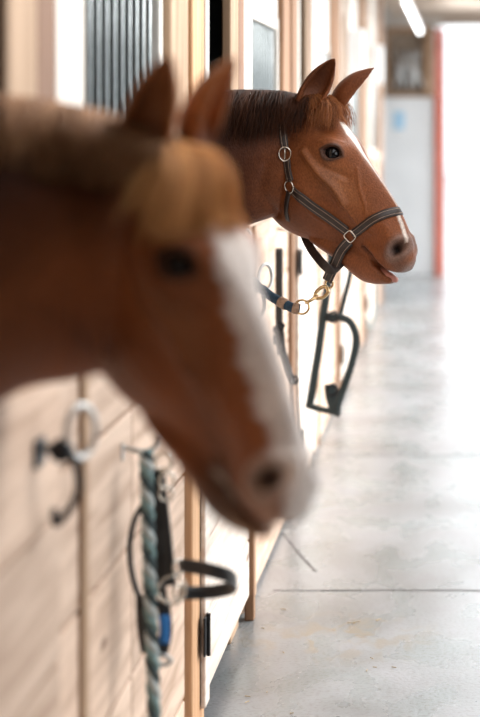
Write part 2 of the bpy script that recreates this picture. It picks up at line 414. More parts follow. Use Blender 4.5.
    b.box(WX-.03, WX-.0, y0+3.73, w0, 1.42, 2.19, .8); b.box(WX-.05, WX-.0, w1, y0+5.055, 1.42, 2.19, .8)
    b.box(WX-.05, WX-.005, w0, w1, 1.42, 1.47, .8); b.box(WX-.05, WX-.005, w0, w1, 2.14, 2.19, .8)
    b.build('window_frame', M['white_wood'], wn)
    b = MB(); nb_ = 10
    for i in range(nb_):
        y = w0+(i+.5)*(w1-w0)/nb_
        g = MB(); g.tube([(WX-.02, y, 1.47), (WX-.02, y, 2.18)], .006, 8); g.build('bar', M['bar'], wn, True)
    if k == 1:
        b = MB(); b.box(WX-.042, WX-.038, w0, w1, 1.47, 2.18, .5, 0); b.build('pane', M['glass'], wn)
for k in range(-1, 5): stall(k)

# ------------------------------------------------------------------ far end
b = MB(); b.box(-4.6, -.20, FAR, FAR+.12, 0, 1.98, .5); struct(b.build('wall_far', M['white_paint']))
b = MB(); b.box(-4.6, -.84, FAR, FAR+.12, 1.98, 3.0, .5); struct(b.build('wall_far', M['white_paint']))
b = MB(); b.box(-.84, -.20, FAR, FAR+.12, 2.76, 3.0, .5); struct(b.build('wall_far', M['white_wood']))
b = MB(); b.box(-.20, 2.9, FAR, FAR+.12, 2.78, 3.0, .5); struct(b.build('trim_90', M['ceil']))
wf = empty('window_20', (-.52, FAR-.02, 1.98), kind='structure')
b = MB(); b.box(-.84, -.80, FAR-.03, FAR+.12, 1.98, 2.76); b.box(-.40, -.28, FAR-.04, FAR-.03, 1.98, 2.76, .7); b.box(-.38, -.28, FAR-.03, FAR+.12, 1.98, 2.76, .7)
b.box(-.84, -.36, FAR-.03, FAR+.12, 2.70, 2.76); b.box(-.84, -.36, FAR-.03, FAR+.12, 1.98, 2.03); b.build('window_frame', M['brown_h'], wf)
b = MB(); b.box(-.80, -.36, FAR+.10, FAR+.11, 2.03, 2.7, .5, 0); b.build('window_backing', M['tangle'], wf)
o = MB(); o.box(-.275, -.17, FAR-.06, FAR-.0, 0, 2.74)
tag(o.build('red_post', M['red_paint']), 'tall red painted post at the edge of the far doorway', 'post')
b = MB()
b.torus((-.58, FAR-.05, 2.22), (0, 1, 0), .09, .02); b.torus((-.58, FAR-.07, 2.22), (.3, 1, 0), .06, .015)
for i in range(5): b.tube(spline([(-.74+i*.07, FAR-.04, 2.5), (-.68+i*.05, FAR-.06, 2.3), (-.72+i*.08, FAR-.05, 2.08)]), .012, 6)
tag(b.build('cable_coil', M['steel'], smooth=True), 'coiled grey cables hung in the dark frame on the far wall', 'coil')
b = MB(); b.box(-.74, -.62, FAR-.012, FAR-.0, 1.62, 1.82, .5); tag(b.build('notice', M['blue_paper']), 'pale blue notice on the white far wall', 'sign')
# fluorescent light under the ceiling
ft = empty('strip_light', (-.42, 16.5, 2.6), 'long white strip light hung under the ceiling near the far end', 'light')
b = MB(); b.box(-.445, -.395, 14.6, 20.6, 2.66, 2.70, .5); b.build('housing', M['fixture'], ft)
b = MB(); b.tube([(-.42, 14.7, 2.635), (-.42, 20.5, 2.645)], .012, 12); b.build('tube', M['tube'], ft, True)
for y in (15.3, 19.8):
    b = MB(); b.tube([(-.42, y, 2.70), (-.42, y, 2.99)], .006, 6); b.build('hanger', M['steel'], ft)
# white boxes fixed high on the stall posts
for i, y in enumerate((13.55, 16.75)):
    b = MB(); b.box(WX-.02, WX+.10, y, y+.25, 2.05, 2.38, .5, .01)
    tag(b.build('junction_box', M['fixture'], smooth=False), ('nearer' if i == 0 else 'farther') + ' white box fixed high on the far stall posts', 'box')
# pale yard building seen through the doorway
b = MB(); b.box(-3, 8, 58, 58.3, 0, 4.4, .5); struct(b.build('wall_yard', M['white_paint'], origin=(2, 58, 0)))

# ------------------------------------------------------------------ horses
S_U, S_V = 280., 314.
class Pose:
    def __init__(s, poll, yaw, pitch, scale=1.0):
        y = math.radians(yaw); d = math.radians(pitch)
        F0 = V((math.cos(y), -math.sin(y), 0)); up = V((0, 0, 1))
        s.R = V((-math.sin(y), -math.cos(y), 0)); s.F = F0*math.cos(d)-up*math.sin(d); s.U = up*math.cos(d)+F0*math.sin(d)
        s.P = V(poll); s.s = scale
    def w(s, u, v, l=0.0):
        return s.P+s.s*(s.F*((u-300)/S_U)+s.U*(-(v-110)/S_V)+s.R*l)
    def inv(s, pts):
        q = (pts-np.array(s.P))/s.s
        return 300+q@np.array(s.F)*S_U, 110-(q@np.array(s.U))*S_V, q@np.array(s.R)

HEAD = [  # T(u,v), B(u,v), half width above, half width below
 ((286, 98), (250, 190), .070, .062), ((302, 99), (261, 209), .085, .078), ((319, 104), (277, 226), .094, .088),
 ((335, 116), (296, 237), .100, .087), ((349, 134), (314, 242), .100, .078), ((362, 154), (328, 247), .084, .064),
 ((376, 174), (341, 251), .067, .054), ((389, 193), (353, 254), .056, .050), ((399, 210), (365, 256), .051, .050),
 ((406, 226), (377, 261), .050, .056), ((411, 240), (390, 268), .045, .054), ((413, 253), (401, 270), .036, .042), ((410, 262), (407, 268), .018, .020)]
JAW = [((312, 238), 5, .040), ((326, 244), 8, .048), ((340, 250), 10.5, .048), ((354, 259), 13, .044), ((365, 266), 14, .040), ((375, 272), 11, .035), ((385, 276), 6.5, .027), ((392, 278.5), 3.0, .014)]

def loft(mb, rings):
    n = len(rings[0]); vs = [p for r in rings for p in r]; fs = []
    for i in range(len(rings)-1):
        for j in range(n): fs.append((i*n+j, i*n+(j+1) % n, (i+1)*n+(j+1) % n, (i+1)*n+j))
    fs.append(tuple(reversed(range(n)))); fs.append(tuple(range((len(rings)-1)*n, len(rings)*n)))
    mb.add(vs, fs)
def interp(rows, n):
    a = np.array(rows, float); out = []
    for i in range(len(a)-1):
        p0, p1, p2, p3 = a[max(i-1, 0)], a[i], a[i+1], a[min(i+2, len(a)-1)]
        for k in range(n):
            t = k/n; out.append(.5*(2*p1+(p2-p0)*t+(2*p0-5*p1+4*p2-p3)*t*t+(3*p1-p0-3*p2+p3)*t**3))
    out.append(a[-1]); return out
def ellipse_loft(mb, rows, n=32, k=4, power=1.0):
    """rows: centre xyz, half height, half width; rings perpendicular to the path"""
    rr = interp(rows, k); rings = []
    for i, r in enumerate(rr):
        a = V(rr[max(i-1, 0)][:3]); b_ = V(rr[min(i+1, len(rr)-1)][:3]); t = (b_-a).normalized()
        side = V((0, 0, 1)).cross(t)
        side = V((0, 1, 0)) if side.length < .25 else side.normalized()
        side = (side-t*side.dot(t)).normalized(); up = t.cross(side)
        c = V(r[:3]); ring = []
        for j in range(n):
            th = 2*math.pi*j/n; cu = math.cos(th); su = math.sin(th)
            ring.append(c+up*r[3]*cu+side*r[4]*math.copysign(abs(su)**power, su))
        rings.append(ring)
    loft(mb, rings)

def ear(mb, base, tip, opening, L_w=.043):
    base, tip, opening = V(base), V(tip), V(opening)
    ax = (tip-base); ln = ax.length; ax.normalize(); op = (opening-ax*opening.dot(ax)).normalized(); sd = ax.cross(op)
    prof = [(-.12, .75, 0), (0, .85, .0), (.12, .95, .15), (.3, 1.05, .55), (.5, .98, .7), (.68, .78, .75), (.82, .52, .7), (.92, .30, .5), (1.0, .08, .1)]
    rings = []; m = 14
    for (s_, r_, cup) in interp(prof, 3):
        r = L_w*r_; c = base+ax*(ln*s_)-op*.010*math.sin(math.pi*max(0, min(1, s_)))*1.3
        ring = []
        for j in range(m+1):          # outer shell, going round the back
            th = math.radians(-125+250*j/m); ring.append(c-op*math.cos(th)*r*.85+sd*math.sin(th)*r)
        ri = r*(1-.28)
        for j in range(m+1):
            th = math.radians(118-236*j/m)
            p_in = c-op*math.cos(th)*ri*.8+sd*math.sin(th)*ri
            p_flat = c+op*(r*.50)+sd*math.sin(th)*ri*.9
            ring.append(p_flat.lerp(p_in, max(0, min(1, cup*1.5))))
        rings.append(ring)
    loft(mb, rings)

def sm(x, a, b_): t = np.clip((x-a)/(b_-a), 0, 1); return t*t*(3-2*t)
def seg_dist(u, v, pts):
    best = np.full(u.shape, 1e9)
    for (a, c) in zip(pts[:-1], pts[1:]):
        ax, ay = a; bx, by = c; dx, dy = bx-ax, by-ay; t = np.clip(((u-ax)*dx+(v-ay)*dy)/(dx*dx+dy*dy), 0, 1)
        best = np.minimum(best, np.hypot(u-ax-t*dx, v-ay-t*dy))
    return best
def rot_g(u, v, cu, cv, ru, rv, ang):
    a = math.radians(ang); du, dv = u-cu, v-cv; p = du*math.cos(a)+dv*math.sin(a); q = -du*math.sin(a)+dv*math.cos(a)
    return np.exp(-.5*((p/ru)**2+(q/rv)**2))

EYE = (341.0, 153.5)
NOS = (402.5, 245.5)
def make_horse(name, pose, neck, body_y, style, ears):
    mb = MB()
    rings = []
    for r in interp([(*a, *c, w1, w2) for (a, c, w1, w2) in HEAD], 5):
        T = (r[0], r[1]); B = (r[2], r[3]); ring = []
        for j in range(40):
            th = 2*math.pi*j/40; t = (1-math.cos(th))/2; s_ = math.sin(th)
            w = math.copysign(abs(s_)**.82, s_)*(.70+.30*sm(t, 0, .32))*(r[4]*(1-sm(t, .15, .9))+r[5]*sm(t, .15, .9))
            ring.append(pose.w(T[0]+(B[0]-T[0])*t, T[1]+(B[1]-T[1])*t, w))
        rings.append(ring)
    loft(mb, rings)
    rings = []
    for r in interp([(*a, h, w) for (a, h, w) in JAW], 4):
        ring = []
        for j in range(28):
            th = 2*math.pi*j/28
            ring.append(pose.w(r[0]+r[2]*.35*math.cos(th), r[1]-r[2]*.93*math.cos(th), r[3]*math.sin(th)))
        rings.append(ring)
    loft(mb, rings)
    for (bs, tp, op) in ears:
        ear(mb, pose.w(*bs), pose.w(*tp), pose.F*op[0]+pose.U*op[1]+pose.R*op[2])
    # neck, trunk, legs
    ellipse_loft(mb, neck, 36, 5, .92)
    x0 = neck[-1][0]
    ellipse_loft(mb, [(x0+.16, body_y, 1.16, .16, .12), (x0+.04, body_y, 1.20, .32, .21), (x0-.2, body_y, 1.22, .37, .26), (x0-.6, body_y, 1.19, .33, .29),
                      (x0-1.0, body_y, 1.18, .31, .29), (x0-1.35, body_y, 1.22, .30, .28), (x0-1.6, body_y, 1.24, .25, .22), (x0-1.72, body_y, 1.25, .12, .10)], 36, 5)
    for sy in (-1, 1):
        y = body_y+sy*.15
        ellipse_loft(mb, [(x0-.05, y, 1.15, .10, .08), (x0-.07, y, .90, .085, .065), (x0-.05, y, .72, .06, .05), (x0-.05, y, .52, .045, .042), (x0-.05, y, .46, .042, .04),
                          (x0-.05, y, .40, .03, .028), (x0-.05, y, .2, .027, .026), (x0-.04, y, .13, .036, .034), (x0-.01, y, .06, .045, .045), (x0+.005, y, .0, .06, .055)], 20, 4)
        ellipse_loft(mb, [(x0-1.4, y, 1.15, .20, .10), (x0-1.33, y, .92, .15, .09), (x0-1.45, y, .72, .075, .055), (x0-1.56, y, .57, .05, .042), (x0-1.55, y, .50, .045, .04),
                          (x0-1.51, y, .40, .033, .03), (x0-1.49, y, .2, .03, .027), (x0-1.47, y, .13, .037, .034), (x0-1.44, y, .06, .045, .045), (x0-1.42, y, .0, .06, .055)], 20, 4)
    me = bpy.data.meshes.new('tmp'); me.from_pydata(mb.v, [], mb.f)
    tmp = bpy.data.objects.new('tmp', me); COL.objects.link(tmp)
    bm = bmesh.new(); bm.from_mesh(me)
    bmesh.ops.recalc_face_normals(bm, faces=bm.faces[:]); bmesh.ops.triangulate(bm, faces=[f for f in bm.faces if len(f.verts) > 4]); bm.to_mesh(me); bm.free()
    rm = tmp.modifiers.new('r', 'REMESH'); rm.mode = 'VOXEL'; rm.voxel_size = .0042; rm.adaptivity = 0
    s1 = tmp.modifiers.new('s', 'SMOOTH'); s1.factor = .5; s1.iterations = 9
    dg = bpy.context.evaluated_depsgraph_get(); ev = tmp.evaluated_get(dg)
    out = bpy.data.meshes.new_from_object(ev); bpy.data.objects.remove(tmp)
    n = len(out.vertices); co = np.empty(n*3); out.vertices.foreach_get('co', co); co = co.reshape(-1, 3)
    nr = np.empty(n*3); out.vertex_normals.foreach_get('vector', nr); nr = nr.reshape(-1, 3)
    u, v, l = pose.inv(co); al = np.abs(l)
    Fn, Un, Rn = (np.array(q) for q in (pose.F, pose.U, pose.R))
    nl = nr@Rn*np.sign(l); nu = nr@Fn; nz = nr@Un
    inhead = (sm(u, 262, 285))*(al < .16)
    side = sm(nl, .15, .6)*inhead
    d = np.zeros(n)
    # orbit, brow and lids
    d0_ = 0
    d += .012*rot_g(u, v, EYE[0]-1, EYE[1]-5, 13, 9, 35)*side
    d += .006*rot_g(u, v, EYE[0]-5, EYE[1]-11, 11, 4, 30)*side
    # hollow over the eye, zygomatic ridge, facial crest, cheek, hollow before the crest
    d -= .008*rot_g(u, v, 331, 132, 7, 6, 40)*side
    d += .009*np.exp(-(seg_dist(u, v, [(316, 152), (330, 170), (344, 186), (353, 203)])/3.6)**2)*side
    d += .0022*np.exp(-(seg_dist(u, v, [(362, 168), (366, 186), (372, 204), (374, 222)])/1.3)**2)*side
    d += .0020*np.exp(-(seg_dist(u, v, [(350, 200), (358, 214), (366, 226), (378, 232)])/1.2)**2)*side
    d += .0018*np.exp(-(seg_dist(u, v, [(300, 178), (312, 192), (320, 212), (334, 224)])/1.4)**2)*side
    d += .0018*np.exp(-(seg_dist(u, v, [(329, 143), (338, 141), (347, 144)])/1.1)**2)*side
    d -= .004*np.exp(-(seg_dist(u, v, [(336, 166), (348, 172), (356, 176)])/3.)**2)*side
    d -= .006*rot_g(u, v, 357, 184, 6, 18, -30)*side
    d -= .007*rot_g(u, v, 336, 200, 20, 6, 52)*side
    d += .011*rot_g(u, v, 303, 195, 20, 22, 40)*side
    d -= .006*np.exp(-(seg_dist(u, v, [(283, 165), (276, 190), (284, 212)])/5.0)**2)*side
    d -= .006*rot_g(u, v, 362, 236, 14, 10, 35)*side
    d += .005*rot_g(u, v, 384, 222, 6, 16, -40)*side
    d *= 1.45
    # nostril: flared rim with a deep comma
    rn = np.sqrt((((u-NOS[0])*math.cos(.5)+(v-NOS[1])*math.sin(.5))/6.0)**2+((-(u-NOS[0])*math.sin(.5)+(v-NOS[1])*math.cos(.5))/8.6)**2)
    nside = sm(nl, -.2, .3)*inhead
    d += .0085*np.exp(-((rn-1.25)/.45)**2)*nside
    d -= .030*np.exp(-(rn/.72)**2.6)*nside
    # mouth slit and lip folds
    md = seg_dist(u, v, [(366, 247), (374, 254), (381, 263), (389, 271), (398, 274), (408, 274)])
    d -= .0115*np.exp(-(md/2.1)**2)*sm(al, .0, .012)*inhead
    d += .004*np.exp(-((md-6)/3.)**2)*side*sm(u, 366, 374)
    d -= .005*rot_g(u, v, 352, 250, 7, 7, 0)*inhead
    co = co+nr*(d*pose.s)[:, None]
    # almond opening for the eyeball
    ea = math.radians(22); eu = (u-EYE[0])*math.cos(ea)+(v-EYE[1])*math.sin(ea); evv = -(u-EYE[0])*math.sin(ea)+(v-EYE[1])*math.cos(ea)
    alm = np.abs(evv)/5.2+(eu/8.6)**2
    inn = sm(1.0-alm, -.12, .35)*(al > .04)*inhead
    co = co-Rn[None, :]*(np.sign(l)*inn*.016*pose.s)[:, None]
    lid = np.exp(-((alm-1.25)/.35)**2)*(al > .04)*inhead
    co = co+Rn[None, :]*(np.sign(l)*lid*.0035*pose.s)[:, None]
    # ---------------- colour of the coat
    noise = rng.random(n)*.0
    base = np.array(style['coat']); c = np.tile(base, (n, 1))
    def mixc(col, f): nonlocal c; c = c*(1-f[:, None])+np.array(col)*f[:, None]
    nk = 1-sm(u, 255, 300); nk = 1-sm(u+.35*(v-150), 268, 318); mixc(style['neck'], nk)  # neck tone darkened: shade on the neck put into the coat
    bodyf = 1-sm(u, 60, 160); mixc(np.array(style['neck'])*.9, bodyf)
    # shade along the cheek edge put into the coat as a darker tone
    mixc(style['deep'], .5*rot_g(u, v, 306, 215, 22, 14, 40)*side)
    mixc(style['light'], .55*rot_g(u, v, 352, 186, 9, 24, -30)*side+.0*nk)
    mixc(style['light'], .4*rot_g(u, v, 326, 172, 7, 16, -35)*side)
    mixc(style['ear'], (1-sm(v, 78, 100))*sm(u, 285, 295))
    topn = (nu*.8+nz*.6)
    # around the eye
    mixc((.05, .025, .018), np.clip(lid*1.0+inn, 0, 1)*.95)
    # muzzle skin
    mz = style['muzzle']
    lipd = np.minimum(md, 30)
    skin = np.clip(np.exp(-(np.maximum(rn-1.1, 0)/.65)**2)*1.0+np.exp(-((u-407)**2+(v-268)**2)/90.), 0, 1)*inhead
    mixc(mz['skin'], skin*.85)
    mixc(mz['chin'], np.clip(rot_g(u, v, 374, 278, 17, 9, 25), 0, 1)*inhead*mz['chinf'])
    mixc((.42, .17, .12), np.exp(-(md/1.6)**2)*sm(u, 380, 390)*inhead*.9)
    mixc((.05, .025, .02), np.exp(-(md/1.8)**2)*(1-sm(u, 378, 388))*inhead*.8)
    mixc((.018, .010, .009), np.exp(-(rn/.78)**4)*nside)
    if 'patch' in style:
        mixc((.10, .055, .035), np.clip(rot_g(u, v, 372, 258, 15, 10, 45), 0, 1)*inhead*.85)
        mixc((.50, .33, .22), np.clip(1.3*rot_g(u, v, 385, 282, 9, 5, 15), 0, 1)*inhead*.8)
    # white face marking, by distance down the face
    Tm = np.array([h[0] for h in HEAD], float)
    for (l0, wd, vr, soft) in style['marks']:
        vs = np.array(vr); lc = np.interp(v, vs, l0); wc = np.interp(v, vs, wd)
        f = (1-sm(np.abs(l-lc+wc*(.07*np.sin(v*.31+1)+.05*np.sin(v*.83))), wc-soft, wc+soft))*(v > vs[0])*(v < vs[-1])*sm(topn, .05, .25)*inhead*(u > 320)
        mixc(style['white'], np.clip(f, 0, 1)*(1-.9*np.exp(-(rn/.9)**4)))
    # inside of the ears
    lo = np.ones((n, 4)); lo[:, :3] = np.clip(c, 0, 1)
    hoof = (co[:, 2] < .07)[:, None]; lo[:, :3] = np.where(hoof, np.array([.06, .045, .04]), lo[:, :3])
    base_p = np.array([x0-.7, body_y, 0.0])
    bmin = co[:, 2].min()
    out.vertices.foreach_set('co', (co-base_p).ravel()); out.update()
    ca = out.color_attributes.new('coat', 'FLOAT_COLOR', 'POINT'); ca.data.foreach_set('color', lo.astype(np.float32).ravel())
    out.polygons.foreach_set('use_smooth', [True]*len(out.polygons)); out.materials.clear(); out.materials.append(M['coat'])
    ho = bpy.data.objects.new(name, out); COL.objects.link(ho); ho.location = V(base_p)
    fc = [tuple(p.vertices) for p in out.polygons]
    # bvh only of the front of the horse
    keepv = co[:, 0] > x0-.2
    tree = BVHTree.FromPolygons([tuple(p) for p in co], [f for f in fc if keepv[f[0]]])
    ho['_'] = 0; del ho['_']
    # eyes
    for sg in (1, -1):
        e = MB(); ctr = pose.w(EYE[0], EYE[1], 0)
        hit = tree.ray_cast(pose.w(EYE[0], EYE[1]-9, .3*sg), -pose.R*sg)
        lh = (hit[0]-pose.P).dot(pose.R)/pose.s if hit[0] else .1*sg
        ctr = pose.w(EYE[0], EYE[1], lh-sg*.0235)
        e.sphere(ctr, .0235*pose.s, seg=28); e.build('eye', M['eye'], ho, True)
    return ho, tree

def surf(tree, p, off):
    q = tree.find_nearest(V(p))
    nrm = q[1]
    return q[0]+nrm*off, nrm
def strands(name, m, parent, tree, curves, rad=.0011, lift=.004):
    """curves: list of (points, colour 0..1, lift scale); hair strands laid over the hide"""
    b = MB()
    for pts, c, lf in curves:
        sp = spline(pts, 4); q = []
        for i, p in enumerate(sp):
            near, nrm, _, dist = tree.find_nearest(p)
            want = lift*lf
            h = (p-near).dot(nrm)
            if h < want: p = near+nrm*want
            q.append(p)
        k = len(q)
        b.tube(q, [rad*(1.0-.75*(i/(k-1))**2) for i in range(k)], 4, c=c, cap=False)
    return b.build(name, m, parent, True)

def place(px, py, Y, yaw, pitch, sc):
    p = Pose((0, 0, 0), yaw, pitch, sc); e = p.w(EYE[0], EYE[1], .1)
    return Pose(P(px, py, Y)-e, yaw, pitch, sc)
# --- the haltered horse in the second stall, in focus
pose2 = place(327, 154, 6.10, 27, 0, 1.0)
p2 = pose2.P
def neck_rows(p, yb, dz, fat=0):
    rows = [(p.x+.06, p.y-.02, p.z-.115, .125, .062), (p.x-.03, p.y, p.z-.125, .17, .078), (p.x-.13, p.y+.0, p.z-.145+dz*.5, .20, .088), (p.x-.28, p.y*.7+yb*.3, p.z-.175+dz, .225, .10),
            (p.x-.48, p.y*.4+yb*.6, p.z-.25+dz, .265, .115), (p.x-.70, yb, p.z-.36+dz*.5, .31, .15), (p.x-.92, yb, p.z-.50, .35, .19)]
    return [(a, b_, c-fat*g, h+fat*g, w_) for (a, b_, c, h, w_), g in zip(rows, (.9, 1, 1, .8, .5, .2, 0))]
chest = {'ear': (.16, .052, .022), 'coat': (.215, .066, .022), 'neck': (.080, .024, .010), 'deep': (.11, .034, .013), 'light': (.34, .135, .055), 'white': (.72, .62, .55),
         'muzzle': {'skin': (.20, .125, .10), 'chin': (.22, .085, .045), 'chinf': .5},
         'marks': [((.0, .0, .0, .0, .0), (.015, .019, .009, .003, .002), (122, 136, 152, 172, 205), .004),
                   ((.012, .016, .022), (.004, .005, .003), (208, 226, 240), .002)]}
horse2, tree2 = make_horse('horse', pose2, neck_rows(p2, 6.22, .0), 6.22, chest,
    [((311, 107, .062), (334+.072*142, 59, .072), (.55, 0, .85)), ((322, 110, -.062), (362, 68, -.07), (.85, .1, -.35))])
tag(horse2, 'chestnut horse in focus wearing a dark leather halter, head out of the farther stall', 'horse')

# --- the unhaltered horse in front, out of focus
pose1 = place(165, 266, 3.0, 43, 7.5, .98)
p1 = pose1.P
roan = {'patch': 1, 'ear': (.42, .17, .07), 'coat': (.29, .092, .032), 'neck': (.065, .020, .010), 'deep': (.09, .028, .012), 'light': (.30, .12, .05), 'white': (.80, .70, .64),  # paler ear colour stands in for light on this horse's ears
        'muzzle': {'skin': (.50, .36, .29), 'chin': (.085, .07, .06), 'chinf': .95},
        'marks': [((.0, .0, -.004, -.006, -.008, -.01), (.012, .030, .040, .043, .040, .034), (112, 132, 160, 200, 240, 268), .006)]}
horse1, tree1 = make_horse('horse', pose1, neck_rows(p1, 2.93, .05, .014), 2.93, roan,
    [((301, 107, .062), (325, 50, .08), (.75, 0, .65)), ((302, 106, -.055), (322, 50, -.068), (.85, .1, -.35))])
tag(horse1, 'large blurred chestnut horse with a broad white blaze and golden forelock, nearest the camera', 'horse')

# manes and forelocks
def hair_forelock(pose, n, length, spread, far=1.0, wind=0.0):
    cs = []
    for i in range(n):
        a = random.gauss(0, .5); cl = round(a*6)/6.
        l0 = .040*max(-1, min(1, a*.9)); u0 = random.uniform(300, 322); v0 = 100+random.uniform(-3, 3)
        L = length*random.uniform(.65, 1.05)
        q = .55*a+.45*cl
        pts = []
        for t in (0, .2, .45, .7, 1):
            uu = u0+(34*math.sin(t*1.35))*L; vv = v0+(t**1.5)*52*L
            qq = q*spread; qq = qq if qq > 0 else qq*far; ll = l0*(1 if l0 > 0 else far)+qq*t+wind*t+random.gauss(0, .004)*t
            pts.append(pose.w(uu+3*math.sin(math.pi*t), vv-5*math.sin(math.pi*t*.9)+random.gauss(0, 1.5)*t, ll))
        cs.append((pts, min(1, max(0, .5+.28*math.sin(cl*9+1)+random.gauss(0, .14))), random.uniform(.4, 3.2)))
    return cs
strands('forelock', M['forelock'], horse2, tree2, hair_forelock(pose2, 1600, .58, .05), .0009)
strands('forelock', M['forelock_gold'], horse1, tree1, hair_forelock(pose1, 2600, .80, .075, far=.35, wind=.006), .0015)
def hair_mane(pose, neck, n, length, back, sidesign=1):
    rows = interp(neck, 6); rows = [r for r in rows]
    cs = []
    for i in range(n):
        t = .07+random.random()**.9*back; k = t*(len(rows)-1); i0 = int(k); f = k-i0
        r = rows[i0]*(1-f)+rows[min(i0+1, len(rows)-1)]*f
        c = V(r[:3]); top = c+V((0, random.uniform(-.018, .018), r[3]+.002))
        L = length*random.uniform(.55, 1.15)*min(1, .55+t*1.6); q = []; wob = random.gauss(0, .025)+.03*math.sin(t*60)
        for s_ in (0, .15, .4, .7, 1):
            yy = -sidesign*(.028*math.sin(min(1, s_*3)*math.pi/2)+(r[4])*min(1, s_*1.4)*.95)
            zz = .018*math.sin(min(1, s_*4)*math.pi/2)-L*s_**1.35
            q.append(top+V((-.07*s_*L/.2+wob*s_, yy, zz)))
        cs.append((q, min(1, max(0, .45+.3*math.sin(t*90)+random.gauss(0, .18))), random.uniform(.5, 3)))
    return cs
strands('mane', M['mane_dark'], horse2, tree2, hair_mane(pose2, neck_rows(p2, 6.22, .0), 2600, .17, .75), .0012)
strands('mane', M['mane_gold'], horse1, tree1, hair_mane(pose1, neck_rows(p1, 2.93, .05, .014), 2000, .11, .7), .0016)
# tongue tip
b = MB(); b.tube([pose2.w(378, 268, 0), pose2.w(388, 274.5, 0), pose2.w(396, 277.5, .004)], [.014, .015, .008], 12)
b.build('tongue', M['tongue'], horse2, True)

# ------------------------------------------------------------------ halter on the second horse
def cast_side(pose, tree, u, v, sg=1, off=.0015):
    h = tree.ray_cast(pose.w(u, v, .4*sg), -pose.R*sg)
    if h[0] is None: q = tree.find_nearest(pose.w(u, v, .07*sg)); return q[0]+q[1]*off, q[1]
    return h[0]+h[1]*off, h[1]
def near_uv(px, py, l):   # a point of the near side as seen -> design coordinates
    return px+142*l, py
def side_path(pose, tree, uv, sg=1, n=6, off=.0015):
    pts = [V((a, c, 0)) for a, c in uv]; sp = spline(pts, n); P_, N_ = [], []
    for s_ in sp:
        p, nn = cast_side(pose, tree, s_.x, s_.y, sg, off); P_.append(p); N_.append(nn)
    return smooth_path(P_, N_, False)
def smooth_path(P_, N_, closed, it=3):
    for _ in range(it):
        k = len(P_); Q, M_ = list(P_), list(N_)
        for i in range(k):
            if not closed and i in (0, k-1): continue
            Q[i] = P_[i]*.5+(P_[(i-1) % k]+P_[(i+1) % k])*.25; M_[i] = (N_[i]*.5+(N_[(i-1) % k]+N_[(i+1) % k])*.25).normalized()
        P_, N_ = Q, M_
    return P_, N_
def strap(pr, name, P_, N_, w=.021, t=.0042, closed=False, m='leather', stitch=True):
    b = MB(); b.ribbon(P_, N_, w, t, closed); o = b.build(name, M[m], pr, True)
    if stitch:
        s = MB()
        for sg in (-1, 1):
            s.ribbon([p+V(nn)*(t*.72) for p, nn in zip(P_, N_)], N_, .0016, .0016, closed, off=sg*w*.27)
        s.build('stitching', M['stitch'], o)
    return o
hal = empty('halter', pose2.w(300, 200, 0), 'dark brown leather halter buckled on the head of the farther horse', 'halter')
A = (290+11, 186); Bq = (348+7, 234)
# noseband: arc over the nose from the near square to the far square
axis_c = (375, 232)
def arc(pose, tree, pts_uv_near, top_uv, n=10, off=.0018):
    """near side path, over the midline at top_uv, and down the far side"""
    P1, N1 = side_path(pose, tree, pts_uv_near, 1, n, off)
    P2, N2 = side_path(pose, tree, pts_uv_near, -1, n, off)
    mid = tree.find_nearest(pose.w(top_uv[0], top_uv[1], 0))
    m_, mn = mid[0]+mid[1]*off, mid[1]
    last, lastb = P1[-1], P2[-1]
    seg, sn = [], []
    for k in range(1, 8):
        t = k/8; a = last.lerp(m_, t*2) if t < .5 else m_.lerp(lastb, t*2-1)
        out_dir = mn
        q = tree.find_nearest(a+mn*.012); seg.append(q[0]+q[1]*off); sn.append(q[1])
    Pn = P1+seg+P2[::-1]; Nn = N1+sn+N2[::-1]
    return smooth_path(Pn, Nn, False, 4)
Pn, Nn = arc(pose2, tree2, [(357, 233), (368, 226), (379, 218.5), (390, 212)], (402, 208))
strap(hal, 'noseband', Pn, Nn, .029)
for sg in (1, -1):
    Pc, Nc = side_path(pose2, tree2, [(307, 190), (320, 202), (335, 215), (352, 230)], sg, 8)
    strap(hal, 'cheek_strap', Pc, Nc, .031)
    Pc, Nc = side_path(pose2, tree2, [(299, 160), (301, 170), (304, 181)], sg, 6)
    strap(hal, 'crown_strap', Pc, Nc, .025)
# crown: over the poll behind the ears
P1, N1 = side_path(pose2, tree2, [(297, 149), (295, 138), (293, 124), (292, 112)], 1, 6, .004)
P2, N2 = side_path(pose2, tree2, [(297, 149), (295, 138), (293, 124), (292, 112)], -1, 6, .004)
q = tree2.find_nearest(pose2.w(288, 92, 0)); seg = []; sn = []
for t in (.2, .35, .5, .65, .8):
    a = P1[-1].lerp(P2[-1], t); g = tree2.find_nearest(a+V((0, 0, .07))); seg.append(g[0]+g[1]*.004); sn.append(g[1])
Pa, Na = smooth_path(P1+seg+P2[::-1], N1+sn+N2[::-1], False, 4)
strap(hal, 'crownpiece', Pa, Na, .025)
# throat strap
def under(uvn, uv_mid, n=5, off=.002):
    P1, N1 = side_path(pose2, tree2, uvn, 1, n, off); P2, N2 = side_path(pose2, tree2, uvn, -1, n, off)
    seg, sn = [], []
    mid = pose2.w(uv_mid[0], uv_mid[1], 0)
    for t in (.15, .3, .5, .7, .85):
        a = P1[-1].lerp(mid, t*2) if t < .5 else mid.lerp(P2[-1], t*2-1)
        g = tree2.find_nearest(a-pose2.U*.01); seg.append(g[0]+g[1]*off); sn.append(g[1])
    return smooth_path(P1+seg+P2[::-1], N1+sn+N2[::-1], False, 4)
Pt, Nt = under([(303, 191), (299, 202), (296, 214)], (294, 232))
strap(hal, 'throat_strap', Pt, Nt, .016, stitch=False)
